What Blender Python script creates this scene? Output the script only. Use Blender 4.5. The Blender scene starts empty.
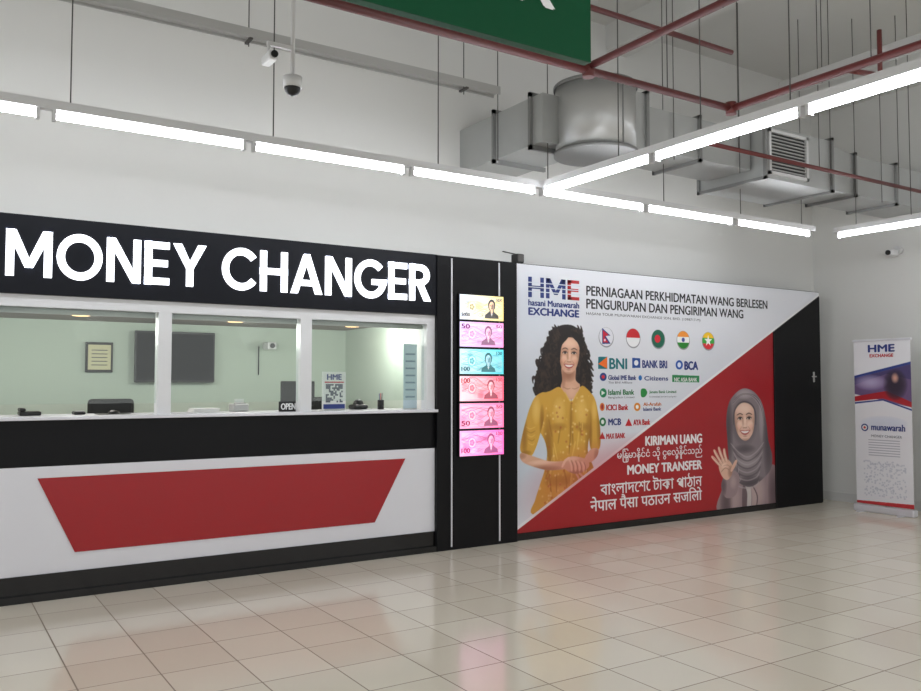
import bpy, math, random
import numpy as np
from mathutils import Vector, Matrix
random.seed(7); rng=np.random.default_rng(5)
scn=bpy.context.scene
scn.view_settings.view_transform='Standard'
scn.view_settings.look='None'
coll=bpy.context.collection

# ------------------------------------------------------------------ camera
F=Vector((0.5417,0.8406,0)).normalized(); R=Vector((F.y,-F.x,0))
ph=math.atan(39/842.0)
fw=Vector((F.x*math.cos(ph),F.y*math.cos(ph),math.sin(ph))); up=R.cross(fw)
cam=bpy.data.cameras.new('camera'); co=bpy.data.objects.new('camera',cam); coll.objects.link(co)
cam.lens=32.91; cam.sensor_width=36
co.matrix_world=Matrix.Translation((0,-6.57,1.5))@Matrix((R,up,-fw)).transposed().to_4x4()
scn.camera=co

# ------------------------------------------------------------------ materials
def lin(c):
    return tuple(((x/255)/12.92 if x/255<=0.04045 else ((x/255+0.055)/1.055)**2.4) for x in c)
MC={}
def mat(name,rgb,rough=0.5,metal=0.0,em=0.0,bump=0.0,bscale=30,var=0.0,vscale=2.0,spec=None):
    if name in MC: return MC[name]
    m=bpy.data.materials.new(name); m.use_nodes=True; nt=m.node_tree; b=nt.nodes['Principled BSDF']
    c=lin(rgb)+(1,)
    b.inputs['Base Color'].default_value=c; b.inputs['Roughness'].default_value=rough; b.inputs['Metallic'].default_value=metal
    if spec is not None: b.inputs['Specular IOR Level'].default_value=spec
    if em>0:
        b.inputs['Emission Color'].default_value=c; b.inputs['Emission Strength'].default_value=em
    if bump>0 or var>0:
        tc=nt.nodes.new('ShaderNodeTexCoord'); n=nt.nodes.new('ShaderNodeTexNoise'); n.inputs['Scale'].default_value=bscale; n.inputs['Detail'].default_value=4
        nt.links.new(tc.outputs['Object'],n.inputs['Vector'])
        if bump>0:
            bp=nt.nodes.new('ShaderNodeBump'); bp.inputs['Strength'].default_value=bump; bp.inputs['Distance'].default_value=0.01
            nt.links.new(n.outputs['Fac'],bp.inputs['Height']); nt.links.new(bp.outputs[0],b.inputs['Normal'])
        if var>0:
            n2=nt.nodes.new('ShaderNodeTexNoise'); n2.inputs['Scale'].default_value=vscale; n2.inputs['Detail'].default_value=5
            nt.links.new(tc.outputs['Object'],n2.inputs['Vector'])
            r=nt.nodes.new('ShaderNodeMapRange'); r.inputs['To Min'].default_value=1-var; r.inputs['To Max'].default_value=1+var
            nt.links.new(n2.outputs['Fac'],r.inputs['Value'])
            mx=nt.nodes.new('ShaderNodeMix'); mx.data_type='RGBA'; mx.blend_type='MULTIPLY'; mx.inputs[0].default_value=1
            mx.inputs[6].default_value=c
            nt.links.new(r.outputs[0],mx.inputs[7]); nt.links.new(mx.outputs[2],b.inputs['Base Color'])
    MC[name]=m; return m
M_wall=mat('wall_paint',(218,218,215),0.7,bump=0.05,bscale=60,var=0.03,vscale=0.7)
M_ceil=mat('ceiling_paint',(212,212,209),0.8,var=0.05,vscale=0.8)
M_white=mat('white_laminate',(228,228,234),0.25)
M_frame=mat('white_frame',(225,226,228),0.35)
M_black=mat('black_laminate',(12,12,15),0.35,spec=0.2)
M_sign=mat('sign_black',(15,17,25),0.4,spec=0.2)
M_red=mat('red_laminate',(162,20,28),0.2)
M_strip=mat('aluminium_strip',(215,215,220),0.35,metal=0.3)
M_plinth=mat('black_plinth',(9,9,11),0.15)
M_letter=mat('lit_letter',(245,248,255),0.4,em=2.0)
M_tube=mat('tube_glow',(247,250,255),0.4,em=26)
M_batten=mat('batten_white',(205,205,205),0.4)
M_duct=mat('galvanised_steel',(180,182,181),0.4,metal=0.4,bump=0.15,bscale=5,var=0.1,vscale=3)
M_drum=mat('insulated_drum',(196,197,196),0.35,metal=0.45)
M_flange=mat('duct_flange',(138,139,138),0.45,metal=0.3)
M_redpipe=mat('sprinkler_red',(98,38,36),0.45)
M_grey=mat('grey_metal',(178,178,176),0.5,metal=0.1)
M_wire=mat('hanger_wire',(78,76,74),0.6)
M_dark=mat('black_plastic',(12,12,13),0.4)
M_cam=mat('camera_white',(214,214,214),0.35)
M_green=mat('green_sign',(8,76,46),0.4,spec=.2)
M_wtext=mat('white_text',(240,240,240),0.5)
M_int=mat('office_wall',(194,206,193),0.8)
M_intc=mat('office_ceiling',(128,118,110),0.8)
M_base=mat('baseboard_paint',(206,206,204),0.5)
M_down=mat('downlight_glow',(255,206,150),0.4,em=2.5)
M_paper=mat('paper',(225,225,222),0.6)

def floor_mat():
    m=bpy.data.materials.new('floor_tiles'); m.use_nodes=True; nt=m.node_tree; b=nt.nodes['Principled BSDF']; L=nt.links.new
    tc=nt.nodes.new('ShaderNodeTexCoord'); sep=nt.nodes.new('ShaderNodeSeparateXYZ'); L(tc.outputs['Object'],sep.inputs[0])
    T=0.4
    def math_(op,a,bv=None,c=None):
        n=nt.nodes.new('ShaderNodeMath'); n.operation=op
        for i,x in enumerate((a,bv,c)):
            if x is None: continue
            if isinstance(x,(int,float)): n.inputs[i].default_value=x
            else: L(x,n.inputs[i])
        return n.outputs[0]
    masks=[];ids=[]
    for i,off in ((0,20.1),(1,20.0)):
        s=math_('DIVIDE',math_('ADD',sep.outputs[i],off),T)
        fr=math_('FRACT',s); ids.append(math_('FLOOR',s))
        d=math_('ABSOLUTE',math_('SUBTRACT',fr,0.5))
        masks.append(math_('GREATER_THAN',d,0.5-0.009))
    g=math_('MAXIMUM',masks[0],masks[1])
    cb=nt.nodes.new('ShaderNodeCombineXYZ'); L(ids[0],cb.inputs[0]); L(ids[1],cb.inputs[1])
    wn=nt.nodes.new('ShaderNodeTexWhiteNoise'); L(cb.outputs[0],wn.inputs['Vector'])
    no=nt.nodes.new('ShaderNodeTexNoise'); no.inputs['Scale'].default_value=0.9; no.inputs['Detail'].default_value=3; L(tc.outputs['Object'],no.inputs['Vector'])
    v=math_('ADD',math_('MULTIPLY',wn.outputs['Value'],0.6),math_('MULTIPLY',no.outputs['Fac'],0.4))
    r=nt.nodes.new('ShaderNodeValToRGB'); r.color_ramp.elements[0].position=.1; r.color_ramp.elements[1].position=.9
    r.color_ramp.elements[0].color=lin((214,205,188))+(1,); r.color_ramp.elements[1].color=lin((226,219,203))+(1,)
    L(v,r.inputs[0])
    mx=nt.nodes.new('ShaderNodeMix'); mx.data_type='RGBA'; L(g,mx.inputs[0]); L(r.outputs[0],mx.inputs[6]); mx.inputs[7].default_value=lin((124,108,92))+(1,)
    L(mx.outputs[2],b.inputs['Base Color'])
    L(math_('ADD',math_('MULTIPLY',g,0.4),0.13),b.inputs['Roughness'])
    bp=nt.nodes.new('ShaderNodeBump'); bp.inputs['Strength'].default_value=0.3; bp.inputs['Distance'].default_value=0.003; bp.invert=True
    L(g,bp.inputs['Height']); L(bp.outputs[0],b.inputs['Normal'])
    return m
def glass_mat():
    m=bpy.data.materials.new('window_glass'); m.use_nodes=True; nt=m.node_tree
    for n in list(nt.nodes):
        if n.type!='OUTPUT_MATERIAL': nt.nodes.remove(n)
    o=[n for n in nt.nodes if n.type=='OUTPUT_MATERIAL'][0]
    t=nt.nodes.new('ShaderNodeBsdfTransparent'); t.inputs[0].default_value=(.93,.97,.95,1)
    g=nt.nodes.new('ShaderNodeBsdfGlossy'); g.inputs['Roughness'].default_value=0.03
    x=nt.nodes.new('ShaderNodeMixShader'); x.inputs[0].default_value=0.06
    nt.links.new(t.outputs[0],x.inputs[1]); nt.links.new(g.outputs[0],x.inputs[2]); nt.links.new(x.outputs[0],o.inputs[0])
    return m
M_glass=glass_mat()

# ------------------------------------------------------------------ mesh helpers
def group(name,loc=(0,0,0)):
    e=bpy.data.objects.new(name,None); coll.objects.link(e); e.location=loc; e.empty_display_size=0.1
    return e
def mesh_obj(name,verts,faces,m,parent=None,smooth=False):
    c=Vector((0,0,0))
    for v in verts: c+=Vector(v)
    c/=len(verts)
    me=bpy.data.meshes.new(name); me.from_pydata([tuple(Vector(v)-c) for v in verts],[],faces); me.update()
    if m: me.materials.append(m)
    o=bpy.data.objects.new(name,me); coll.objects.link(o); o.location=c
    if parent: 
        o.parent=parent; o.location=c-Vector(parent.location)
    if smooth:
        for p in me.polygons: p.use_smooth=True
    return o
def box(name,x0,x1,y0,y1,z0,z1,m,parent=None,bev=0):
    v=[(x,y,z) for x in (x0,x1) for y in (y0,y1) for z in (z0,z1)]
    f=[(0,1,3,2),(4,6,7,5),(0,4,5,1),(2,3,7,6),(0,2,6,4),(1,5,7,3)]
    o=mesh_obj(name,v,f,m,parent)
    if bev>0:
        b=o.modifiers.new('bevel','BEVEL'); b.width=bev; b.segments=2
    return o
def prism(name,pts,y0,y1,m,parent=None):
    n=len(pts)
    v=[(x,y0,z) for x,z in pts]+[(x,y1,z) for x,z in pts]
    f=[tuple(range(n)),tuple(range(2*n-1,n-1,-1))]+[(i,i+n,(i+1)%n+n,(i+1)%n) for i in range(n)]
    return mesh_obj(name,v,f,m,parent)
def cyl(name,p0,p1,r,m,parent=None,seg=14,r1=None):
    p0=Vector(p0);p1=Vector(p1);d=(p1-p0).normalized()
    a=d.cross(Vector((0,0,1))) if abs(d.z)<.9 else d.cross(Vector((1,0,0)))
    a.normalize(); b=d.cross(a); r1=r if r1 is None else r1
    v=[];
    for P,rr in ((p0,r),(p1,r1)):
        for i in range(seg):
            t=2*math.pi*i/seg; v.append(P+a*math.cos(t)*rr+b*math.sin(t)*rr)
    f=[(i,(i+1)%seg,(i+1)%seg+seg,i+seg) for i in range(seg)]+[tuple(range(seg-1,-1,-1)),tuple(range(seg,2*seg))]
    o=mesh_obj(name,v,f,m,parent)
    for i,p in enumerate(o.data.polygons): p.use_smooth=i<seg
    return o
def dome(name,c,r,m,parent=None,zs=1.0,lower=True):
    v=[];f=[];n=16;k=8
    for j in range(k+1):
        ph_=math.pi/2*j/k
        for i in range(n):
            t=2*math.pi*i/n
            v.append((c[0]+r*math.sin(ph_)*math.cos(t),c[1]+r*math.sin(ph_)*math.sin(t),c[2]+(-1 if lower else 1)*r*zs*math.cos(ph_)))
    for j in range(k):
        for i in range(n):
            f.append((j*n+i,j*n+(i+1)%n,(j+1)*n+(i+1)%n,(j+1)*n+i))
    return mesh_obj(name,v,f,m,parent,smooth=True)
def text_mesh(name,s,x0,x1,z0,z1,y,m,parent,bold=0.0,space=1.0):
    # bold: strokes thickened by layering slightly shifted copies of the outline
    c=bpy.data.curves.new('tmp','FONT'); c.body=s; c.size=1; c.space_character=space; c.resolution_u=4
    o=bpy.data.objects.new('tmp',c); coll.objects.link(o)
    dg=bpy.context.evaluated_depsgraph_get(); dg.update()
    me=bpy.data.meshes.new_from_object(o.evaluated_get(dg)); bpy.data.objects.remove(o)
    n=len(me.vertices)
    if n==0: return None
    a=np.zeros(n*3); me.vertices.foreach_get('co',a); a=a.reshape(-1,3)
    mn=a.min(0); mxx=a.max(0); sz=np.maximum(mxx-mn,1e-6); s_=(a-mn)/sz
    b=bold*(z1-z0)
    base=np.stack([x0+b+s_[:,0]*(x1-x0-2*b),np.full(n,y),z0+b*.6+s_[:,1]*(z1-z0-1.2*b)],1)
    polys=[tuple(p.vertices) for p in me.polygons]; bpy.data.meshes.remove(me)
    offs=[(0,0)] if bold==0 else [(-b,0),(b,0),(0,b*.6),(0,-b*.6),(0,0)]
    V=[];Fc=[]
    for k,(dx,dz) in enumerate(offs):
        V+= [tuple(v) for v in (base+np.array([dx,-k*.0001,dz]))]; Fc+=[tuple(i+k*n for i in p) for p in polys]
    return mesh_obj(name,V,Fc,m,parent)
# ---- geometric bold capitals built from strokes (cap height 1)
W=0.175
def arcs(cx,cy,rx,ry,t0,t1,n=28,w=None):
    w=w or W; o=[]
    for i in range(n):
        a=math.radians(t0+(t1-t0)*i/n); b=math.radians(t0+(t1-t0)*(i+1)/n)
        o.append([(cx+rx*math.cos(a),cy+ry*math.sin(a)),(cx+rx*math.cos(b),cy+ry*math.sin(b)),(cx+(rx-w)*math.cos(b),cy+(ry-w)*math.sin(b)),(cx+(rx-w)*math.cos(a),cy+(ry-w)*math.sin(a))])
    return o
def rect(x0,x1,z0,z1): return [(x0,z0),(x1,z0),(x1,z1),(x0,z1)]
GL={
 'M':(.98,[rect(0,W,0,1),rect(.98-W,.98,0,1),[(0,1),(W*1.2,1),(.49+.09,.2),(.49-.09,.2)],[(.98,1),(.98-W*1.2,1),(.49-.09,.2),(.49+.09,.2)]]),
 'O':(1.02,arcs(.51,.5,.51,.515,0,360,44)),
 'N':(.8,[rect(0,W,0,1),rect(.8-W,.8,0,1),[(0,1),(W*1.15,1),(.8,0),(.8-W*1.15,0)]]),
 'E':(.6,[rect(0,W,0,1),rect(0,.6,0,W*.92),rect(0,.6,1-W*.92,1),rect(0,.56,.5-W*.45,.5+W*.45)]),
 'Y':(.84,[[(0,1),(.21,1),(.42+W/2,.42),(.42-W/2,.42)],[(.84,1),(.63,1),(.42-W/2,.42),(.42+W/2,.42)],rect(.42-W/2,.42+W/2,0,.45)]),
 'C':(.93,arcs(.51,.5,.51,.515,38,322,36)),
 'H':(.76,[rect(0,W,0,1),rect(.76-W,.76,0,1),rect(0,.76,.5-W*.45,.5+W*.45)]),
 'A':(.92,[[(0,0),(.2,0),(.46+.09,1),(.46-.09,1)],[(.92,0),(.72,0),(.46-.09,1),(.46+.09,1)],rect(.2,.72,.2,.2+W*.85)]),
 'G':(1.0,arcs(.51,.5,.51,.515,42,360,38)+[rect(.55,1.02,.5-W*.85,.5)]),
 'R':(.7,[rect(0,W,0,1),rect(0,.38,1-W*.92,1),rect(0,.38,.42,.42+W*.92),[(.26,.45),(.47,.45),(.72,0),(.5,0)]]+arcs(.37,.71,.31,.29,-90,90,20)),
}
def stroke_text(s,x0,x1,z0,z1,y0,y1,ms,parent,gap=.1,nm='letter'):
    tot=sum(GL[c][0] for c in s)+gap*(len(s)-1); k=(x1-x0)/tot; h=z1-z0; x=0
    for i,c in enumerate(s):
        v=[];f=[]
        for p in GL[c][1]:
            ar=sum(p[j][0]*p[(j+1)%len(p)][1]-p[(j+1)%len(p)][0]*p[j][1] for j in range(len(p)))
            if ar<0: p=p[::-1]
            n=len(p); b=len(v)
            v+=[(x0+(x+q[0])*k,y0,z0+q[1]*h) for q in p]+[(x0+(x+q[0])*k,y1,z0+q[1]*h) for q in p]
            f+=[tuple(b+j for j in range(n)),tuple(b+2*n-1-j for j in range(n))]+[(b+j,b+j+n,b+(j+1)%n+n,b+(j+1)%n) for j in range(n)]
        mesh_obj('%s_%s_%d'%(nm,c.lower(),i),v,f,ms[i] if isinstance(ms,list) else ms,parent)
        x+=GL[c][0]+gap

# ------------------------------------------------------------------ painted artwork (numpy canvas)
class Canvas:
    def __init__(s,x0,x1,z0,z1,ppm,bg):
        s.x0,s.x1,s.z0,s.z1,s.p=x0,x1,z0,z1,ppm
        s.w=int((x1-x0)*ppm); s.h=int((z1-z0)*ppm)
        s.a=np.zeros((s.h,s.w,3),np.float32); s.a[:]=np.array(bg)/255.
    def mask(s,pts,smooth=False):
        P=np.array([((x-s.x0)*s.p,(z-s.z0)*s.p) for x,z in pts])
        if smooth:
            n=len(P); q=[]
            for i in range(n):
                a,b,c,d=P[i-1],P[i],P[(i+1)%n],P[(i+2)%n]
                for t in np.linspace(0,1,6,endpoint=False):
                    q.append(.5*((2*b)+(-a+c)*t+(2*a-5*b+4*c-d)*t*t+(-a+3*b-3*c+d)*t**3))
            P=np.array(q)
        i0=max(0,int(P[:,0].min())-1); i1=min(s.w,int(P[:,0].max())+2); j0=max(0,int(P[:,1].min())-1); j1=min(s.h,int(P[:,1].max())+2)
        if i1<=i0 or j1<=j0: return None
        acc=np.zeros((j1-j0,i1-i0),np.float32)
        for sy in (.25,.75):
            for sx in (.25,.75):
                X,Y=np.meshgrid(np.arange(i0,i1)+sx,np.arange(j0,j1)+sy)
                ins=np.zeros(X.shape,bool); n=len(P)
                for k in range(n):
                    x1_,y1_=P[k]; x2,y2=P[(k+1)%n]
                    if y1_==y2: continue
                    c=((y1_>Y)!=(y2>Y))&(X<(x2-x1_)*(Y-y1_)/(y2-y1_)+x1_)
                    ins^=c
                acc+=ins*.25
        return (i0,i1,j0,j1,acc)
    def fill(s,m,col,alpha=1.0,col2=None,vert=True):
        if m is None: return m
        i0,i1,j0,j1,acc=m
        A=(acc*alpha)[...,None]; c=np.array(col)/255.
        if col2 is not None:
            n=(j1-j0) if vert else (i1-i0); t=np.linspace(0,1,n)
            t=t[:,None,None] if vert else t[None,:,None]
            c=c*t+np.array(col2)/255.*(1-t)
        s.a[j0:j1,i0:i1]=s.a[j0:j1,i0:i1]*(1-A)+c*A
        return m
    def poly(s,pts,col,alpha=1.0,smooth=False,col2=None,vert=True): return s.fill(s.mask(pts,smooth),col,alpha,col2,vert)
    def blob(s,cx,cz,rx,rz,col,alpha=1.0,clip=None):
        i0=max(0,int((cx-rx-s.x0)*s.p)); i1=min(s.w,int((cx+rx-s.x0)*s.p)+2); j0=max(0,int((cz-rz-s.z0)*s.p)); j1=min(s.h,int((cz+rz-s.z0)*s.p)+2)
        if i1<=i0 or j1<=j0: return
        X,Y=np.meshgrid((np.arange(i0,i1)+.5)/s.p+s.x0,(np.arange(j0,j1)+.5)/s.p+s.z0)
        d=((X-cx)/rx)**2+((Y-cz)/rz)**2
        A=np.clip(1-d,0,1)*alpha
        if clip is not None:
            k0,k1,l0,l1,acc=clip; full=np.zeros((s.h,s.w),np.float32); full[l0:l1,k0:k1]=acc
            A=A*full[j0:j1,i0:i1]
        A=A[...,None]
        s.a[j0:j1,i0:i1]=s.a[j0:j1,i0:i1]*(1-A)+np.array(col)/255.*A
    def soften(s,x0,x1,z0,z1,n=1):
        i0,i1,j0,j1=[int(v) for v in ((x0-s.x0)*s.p,(x1-s.x0)*s.p,(z0-s.z0)*s.p,(z1-s.z0)*s.p)]
        i0=max(i0,1);j0=max(j0,1);i1=min(i1,s.w-1);j1=min(j1,s.h-1)
        for _ in range(n):
            b=s.a[j0-1:j1+1,i0-1:i1+1]
            h=(b[:,:-2]+2*b[:,1:-1]+b[:,2:])/4; s.a[j0:j1,i0:i1]=(h[:-2]+2*h[1:-1]+h[2:])/4
    def image(s,name):
        img=bpy.data.images.new(name,s.w,s.h); b=np.ones((s.h,s.w,4),np.float32); b[...,:3]=np.clip(s.a,0,1)
        img.pixels.foreach_set(b.ravel()); img.update(); img.pack(); return img
def img_mat(name,img,em=0,rough=0.45):
    m=bpy.data.materials.new(name); m.use_nodes=True; nt=m.node_tree; b=nt.nodes['Principled BSDF']
    t=nt.nodes.new('ShaderNodeTexImage'); t.image=img; t.extension='EXTEND'
    nt.links.new(t.outputs[0],b.inputs['Base Color']); b.inputs['Roughness'].default_value=rough
    if em:
        nt.links.new(t.outputs[0],b.inputs['Emission Color']); b.inputs['Emission Strength'].default_value=em
    return m
def quad(name,a,b,c,d,m,parent):
    o=mesh_obj(name,[a,b,c,d],[(0,1,2,3)],m,parent)
    uv=o.data.uv_layers.new(name='uv')
    for i,t in enumerate(((0,0),(1,0),(1,1),(0,1))): uv.data[i].uv=t
    return o
# measurement sheet (survey readings) -> metres on the shop-front plane
def S(a,b):
    u=(a-460.5)/842; v=(345.5-b)/842; c=.99893-.04624*v; q=.8406*c-.5417*u
    return (6.57*(.5417*c+.8406*u)/q, 1.5+6.57*(.04624+.99893*v)/q)
def SP(l): return [S(*p) for p in l]

# ================================================================== ROOM
CZ=5.5; XR=10.05; YB=0.3
fl=mesh_obj('floor',[(-6,-12,0),(XR,-12,0),(XR,YB+2,0),(-6,YB+2,0)],[(0,1,2,3)],floor_mat())
fl.data.transform(Matrix.Translation(fl.location)); fl.location=(0,0,0)
box('ceiling',-6,XR,-12,YB+.2,CZ,CZ+.15,M_ceil)
g=group('wall_back')
box('upper',-6,XR,YB,YB+.2,2.2,CZ,M_wall,g)
box('header',-1.5,4.86,.101,YB,2.14,2.68,M_wall,g)
box('right_part',3.99,XR,YB,YB+.2,0,2.2,M_wall,g)
box('pier',3.99,4.86,.101,YB,0,2.14,M_wall,g)
box('left_part',-6,-1.5,YB,YB+.2,0,2.2,M_wall,g)
box('wall_right',XR,XR+.2,-12,YB+.2,0,CZ,M_wall)
box('baseboard_right',XR-.02,XR,-12,YB,0,.11,M_base)
box('baseboard_back',9.72,XR-.02,YB-.02,YB,0,.11,M_base)
box('trim_1',XR-.3,XR,-12,YB,5.1,CZ,M_ceil)
for i,x in enumerate((-1.2,2.45,6.35)):
    box('trim_%d'%(i+2),x,x+.3,-12,YB,5.2,CZ,M_ceil)

# office behind the counter
g=group('office_room')
box('wall_office_back',-1.5,4.1,2.0,2.1,0,2.12,M_int,g)
box('wall_office_left',-1.6,-1.5,.5,2.1,0,2.12,M_int,g)
box('wall_office_right',4.0,4.1,.5,2.1,0,2.12,M_int,g)
box('office_ceiling',-1.6,4.1,.11,2.1,2.1,2.135,M_intc,g)
for i,x in enumerate((0.0,1.158,2.495,3.7)):
    cyl('downlight_%d'%i,(x,1.2,2.085),(x,1.2,2.1),.07,M_down,g)
    l=bpy.data.lights.new('office_lamp','POINT'); l.energy=15; l.shadow_soft_size=.12; l.color=(1,.98,.95)
    lo=bpy.data.objects.new('office_lamp_%d'%i,l); coll.objects.link(lo); lo.location=(x,.75,1.95); lo.parent=g

# ================================================================== BOOTH
g=group('money_changer_booth')
XL=-1.5
box('sign_fascia',XL,3.965,-.03,.1,2.13,2.685,M_sign,g,.004)
stroke_text('MONEY',.488,1.86,2.25,2.573,-.05,-.031,M_letter,g,nm='sign_letter')
stroke_text('CHANGER',1.985,3.878,2.25,2.578,-.05,-.031,M_letter,g,nm='sign_letter')
box('window_header',XL,3.965,-.0,.1,2.045,2.13,M_frame,g)
for i,(a,b) in enumerate(((-.72,-.62),(.34,.44),(1.52,1.62),(2.66,2.76),(3.87,3.965))):
    box('window_post_%d'%i,a,b,.0,.1,1.27,2.05,M_frame,g,.004)
for i,(a,b) in enumerate(((-.62,.34),(.44,1.52),(1.62,2.66),(2.76,3.87))):
    box('window_pane_%d'%i,a,b,.045,.051,1.36,2.05,M_glass,g)
    cyl('blind_roll_%d'%i,(a+.01,.075,2.025),(b-.01,.075,2.025),.022,M_grey,g)
box('counter_ledge',XL,3.965,-.05,.1,1.25,1.275,M_white,g,.004)
box('counter_black_band',XL,3.965,.0,.1,.925,1.25,M_black,g)
box('counter_white_front',XL,3.965,.0,.1,.18,.925,M_white,g)
prism('counter_red_panel',[(.72,.845),(.97,.31),(3.35,.31),(3.65,.845)],-.006,.0,M_red,g)
box('plinth',XL,3.965,-.01,.1,0,.18,M_plinth,g)
box('plinth_step',XL,3.965,-.04,-.01,0,.05,M_plinth,g)
# black display column (part of the booth front)
box('column_panel',3.955,4.855,-.045,.1,.0,2.68,M_black,g,.003)
box('column_strip_left',4.1,4.115,-.05,-.045,.03,2.66,M_strip,g)
box('column_strip_right',4.635,4.65,-.05,-.045,.03,2.66,M_strip,g)
# inner service desk carrying the small items
g=group('service_desk')
box('desk_top',XL+.02,3.96,.102,.5,1.25,1.275,M_white,g,.003)
for k,x in enumerate((-1.4,.4,1.55,2.7,3.85)): box('desk_support_%d'%k,x,x+.03,.12,.48,0,1.25,M_frame,g)

# ---- currency screens
def note(i):
    C=Canvas(0,.51,0,.24,500,(255,255,255))
    base=[((246,222,140),(214,224,240)),((236,150,205),(214,200,238)),((84,196,208),(196,232,238)),((240,104,130),(250,206,214)),((240,118,170),(246,182,214)),((246,110,190),(248,178,226))][i]
    C.poly([(0,0),(.51,0),(.51,.24),(0,.24)],base[0],1,False,base[1],False)
    C.poly([(0.02,.02),(.49,.02),(.49,.22),(.02,.22)],(255,255,255),.25)
    for k in range(18):
        ph0=rng.random()*6; am=.01+.03*rng.random(); z0=.03+.18*rng.random(); fr=12+20*rng.random()
        xs_=np.linspace(.02,.49,26); top=[(x,z0+am*math.sin(x*fr+ph0)+.002) for x in xs_]; bot=[(x,z0+am*math.sin(x*fr+ph0)-.002) for x in xs_[::-1]]
        C.poly(top+bot,tuple(np.clip(np.array(base[k%2])*.62,0,255)),.5)
    for k in range(8):
        C.blob(.04+.44*rng.random(),.04+.16*rng.random(),.03+.05*rng.random(),.02+.04*rng.random(),tuple(np.clip(np.array(base[k%2])*(.65+.6*rng.random()),0,255)),.4)
    px=[.37,.33,.33,.36,.36,.36][i]
    b0=np.array(base[0])
    skin=[(228,190,160),(234,190,214),(170,208,220),(246,190,198),(244,178,200),(246,184,214)][i]
    dk=tuple((b0*[.12,.5,.42,.55,.55,.6][i]).astype(int)) if i else (24,24,36)
    el=lambda cx,cz,rx,rz,c,a=1: C.poly([(cx+rx*math.cos(t),cz+rz*math.sin(t)) for t in np.linspace(0,6.283,22,endpoint=False)],c,a)
    C.poly([(px-.085,.02),(px-.075,.055),(px-.03,.085),(px-.02,.1),(px+.02,.1),(px+.03,.085),(px+.075,.055),(px+.085,.02)],dk,.75,False)
    el(px,.15,.043,.058,dk,.85); el(px,.14,.031,.046,skin); el(px,.09,.014,.02,skin)
    C.blob(px+.014,.135,.02,.04,dk,.45); el(px-.012,.147,.006,.003,dk,.8); el(px+.012,.147,.006,.003,dk,.8); el(px,.118,.01,.003,dk,.7); C.blob(px,.134,.005,.014,dk,.5)
    C.poly([(px-.012,.07),(px+.012,.07),(px,.04)],(250,245,245),.7)
    qx=.14
    for rr,aa in ((.05,.5),(.04,.6),(.028,.5)): el(qx,.125,rr,rr*1.1,base[0] if rr!=.04 else (255,255,255),aa)
    for q in range(5): el(qx+.02*math.cos(q*1.257),.125+.022*math.sin(q*1.257),.012,.012,dk,.35)
    for q in range(5): C.poly([(.2,.03+q*.009),(.27,.03+q*.009),(.27,.033+q*.009),(.2,.033+q*.009)],dk,.5)
    C.soften(0,.51,0,.24,1)
    return C.image('banknote_%d'%i)
for i in range(6):
    e=group('currency_display_screen' if i==0 else 'currency_display_screen.%03d'%i)
    zt=2.335-.2515*i; zb=zt-.237
    box('bezel',4.172,4.678,-.072,-.0505,zb-.004,zt+.004,M_dark,e,.003)
    m=img_mat('banknote_screen_%d'%i,note(i),em=.85,rough=.3)
    quad('screen',(4.178,-.074,zb+.003),(4.672,-.074,zb+.003),(4.672,-.074,zt-.003),(4.178,-.074,zt-.003),m,e)
    mm=mat('note_num%d'%i,[(60,60,90),(130,30,120),(10,90,110),(170,20,50),(160,20,90),(190,20,120)][i],em=.4)
    text_mesh('numeral',['5000','50','100','100','50','100'][i],4.195,4.29,zb+[.03,.17,.03,.17,.03,.03][i],zb+[.065,.215,.07,.215,.075,.075][i],-.0755,mm,e,bold=.04)
    text_mesh('numeral_b',['5000','50','100','100','50','100'][i],4.585,4.655,zb+.185,zb+.215,-.0755,mm,e,bold=.03)

# ================================================================== POSTER BOARD
PX0,PX1,PZ0,PZ1=4.875,9.71,.07,2.68
g=group('exchange_poster_board')
box('backing_board',PX0,PX1,.0,.28,0.0,PZ1+.006,M_black,g)
C=Canvas(PX0,PX1,PZ0,PZ1,280,(226,227,233))
for k in range(9):
    C.blob(PX0+.2+k*.35,1.2+.3*math.sin(k),.5,.7,(214,218,226),.5)
C.blob(5.0,1.0,.5,.9,(196,206,218),.8); C.blob(5.1,2.2,.5,.5,(208,216,228),.6)
diag=lambda x:.10+.5244*(x-4.88)
def sp(l,col,a=1,smooth=True): return C.poly(SP(l),col,a,smooth)
def el(cx,cy,rx,ry,col,a=1):
    return sp([(cx+rx*math.cos(t),cy+ry*math.sin(t)) for t in np.linspace(0,6.283,14,endpoint=False)],col,a)
def bl(cx,cy,rx,ry,col,a,clip=None):
    x,z=S(cx,cy); x2,_=S(cx+rx,cy); _,z2=S(cx,cy-ry); C.blob(x,z,abs(x2-x),abs(z2-z),col,a,clip)
def line(pts,w,col,a=1):
    n=len(pts); L_=[];R_=[]
    for i,(x,y) in enumerate(pts):
        x0,y0=pts[max(0,i-1)]; x1,y1=pts[min(n-1,i+1)]; dx,dy=x1-x0,y1-y0; l=math.hypot(dx,dy) or 1
        ww=w*(.25+.75*math.sin(math.pi*(i+.5)/n)); L_.append((x-dy/l*ww,y+dx/l*ww)); R_.append((x+dy/l*ww,y-dx/l*ww))
    return sp(L_+R_[::-1],col,a)
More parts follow.
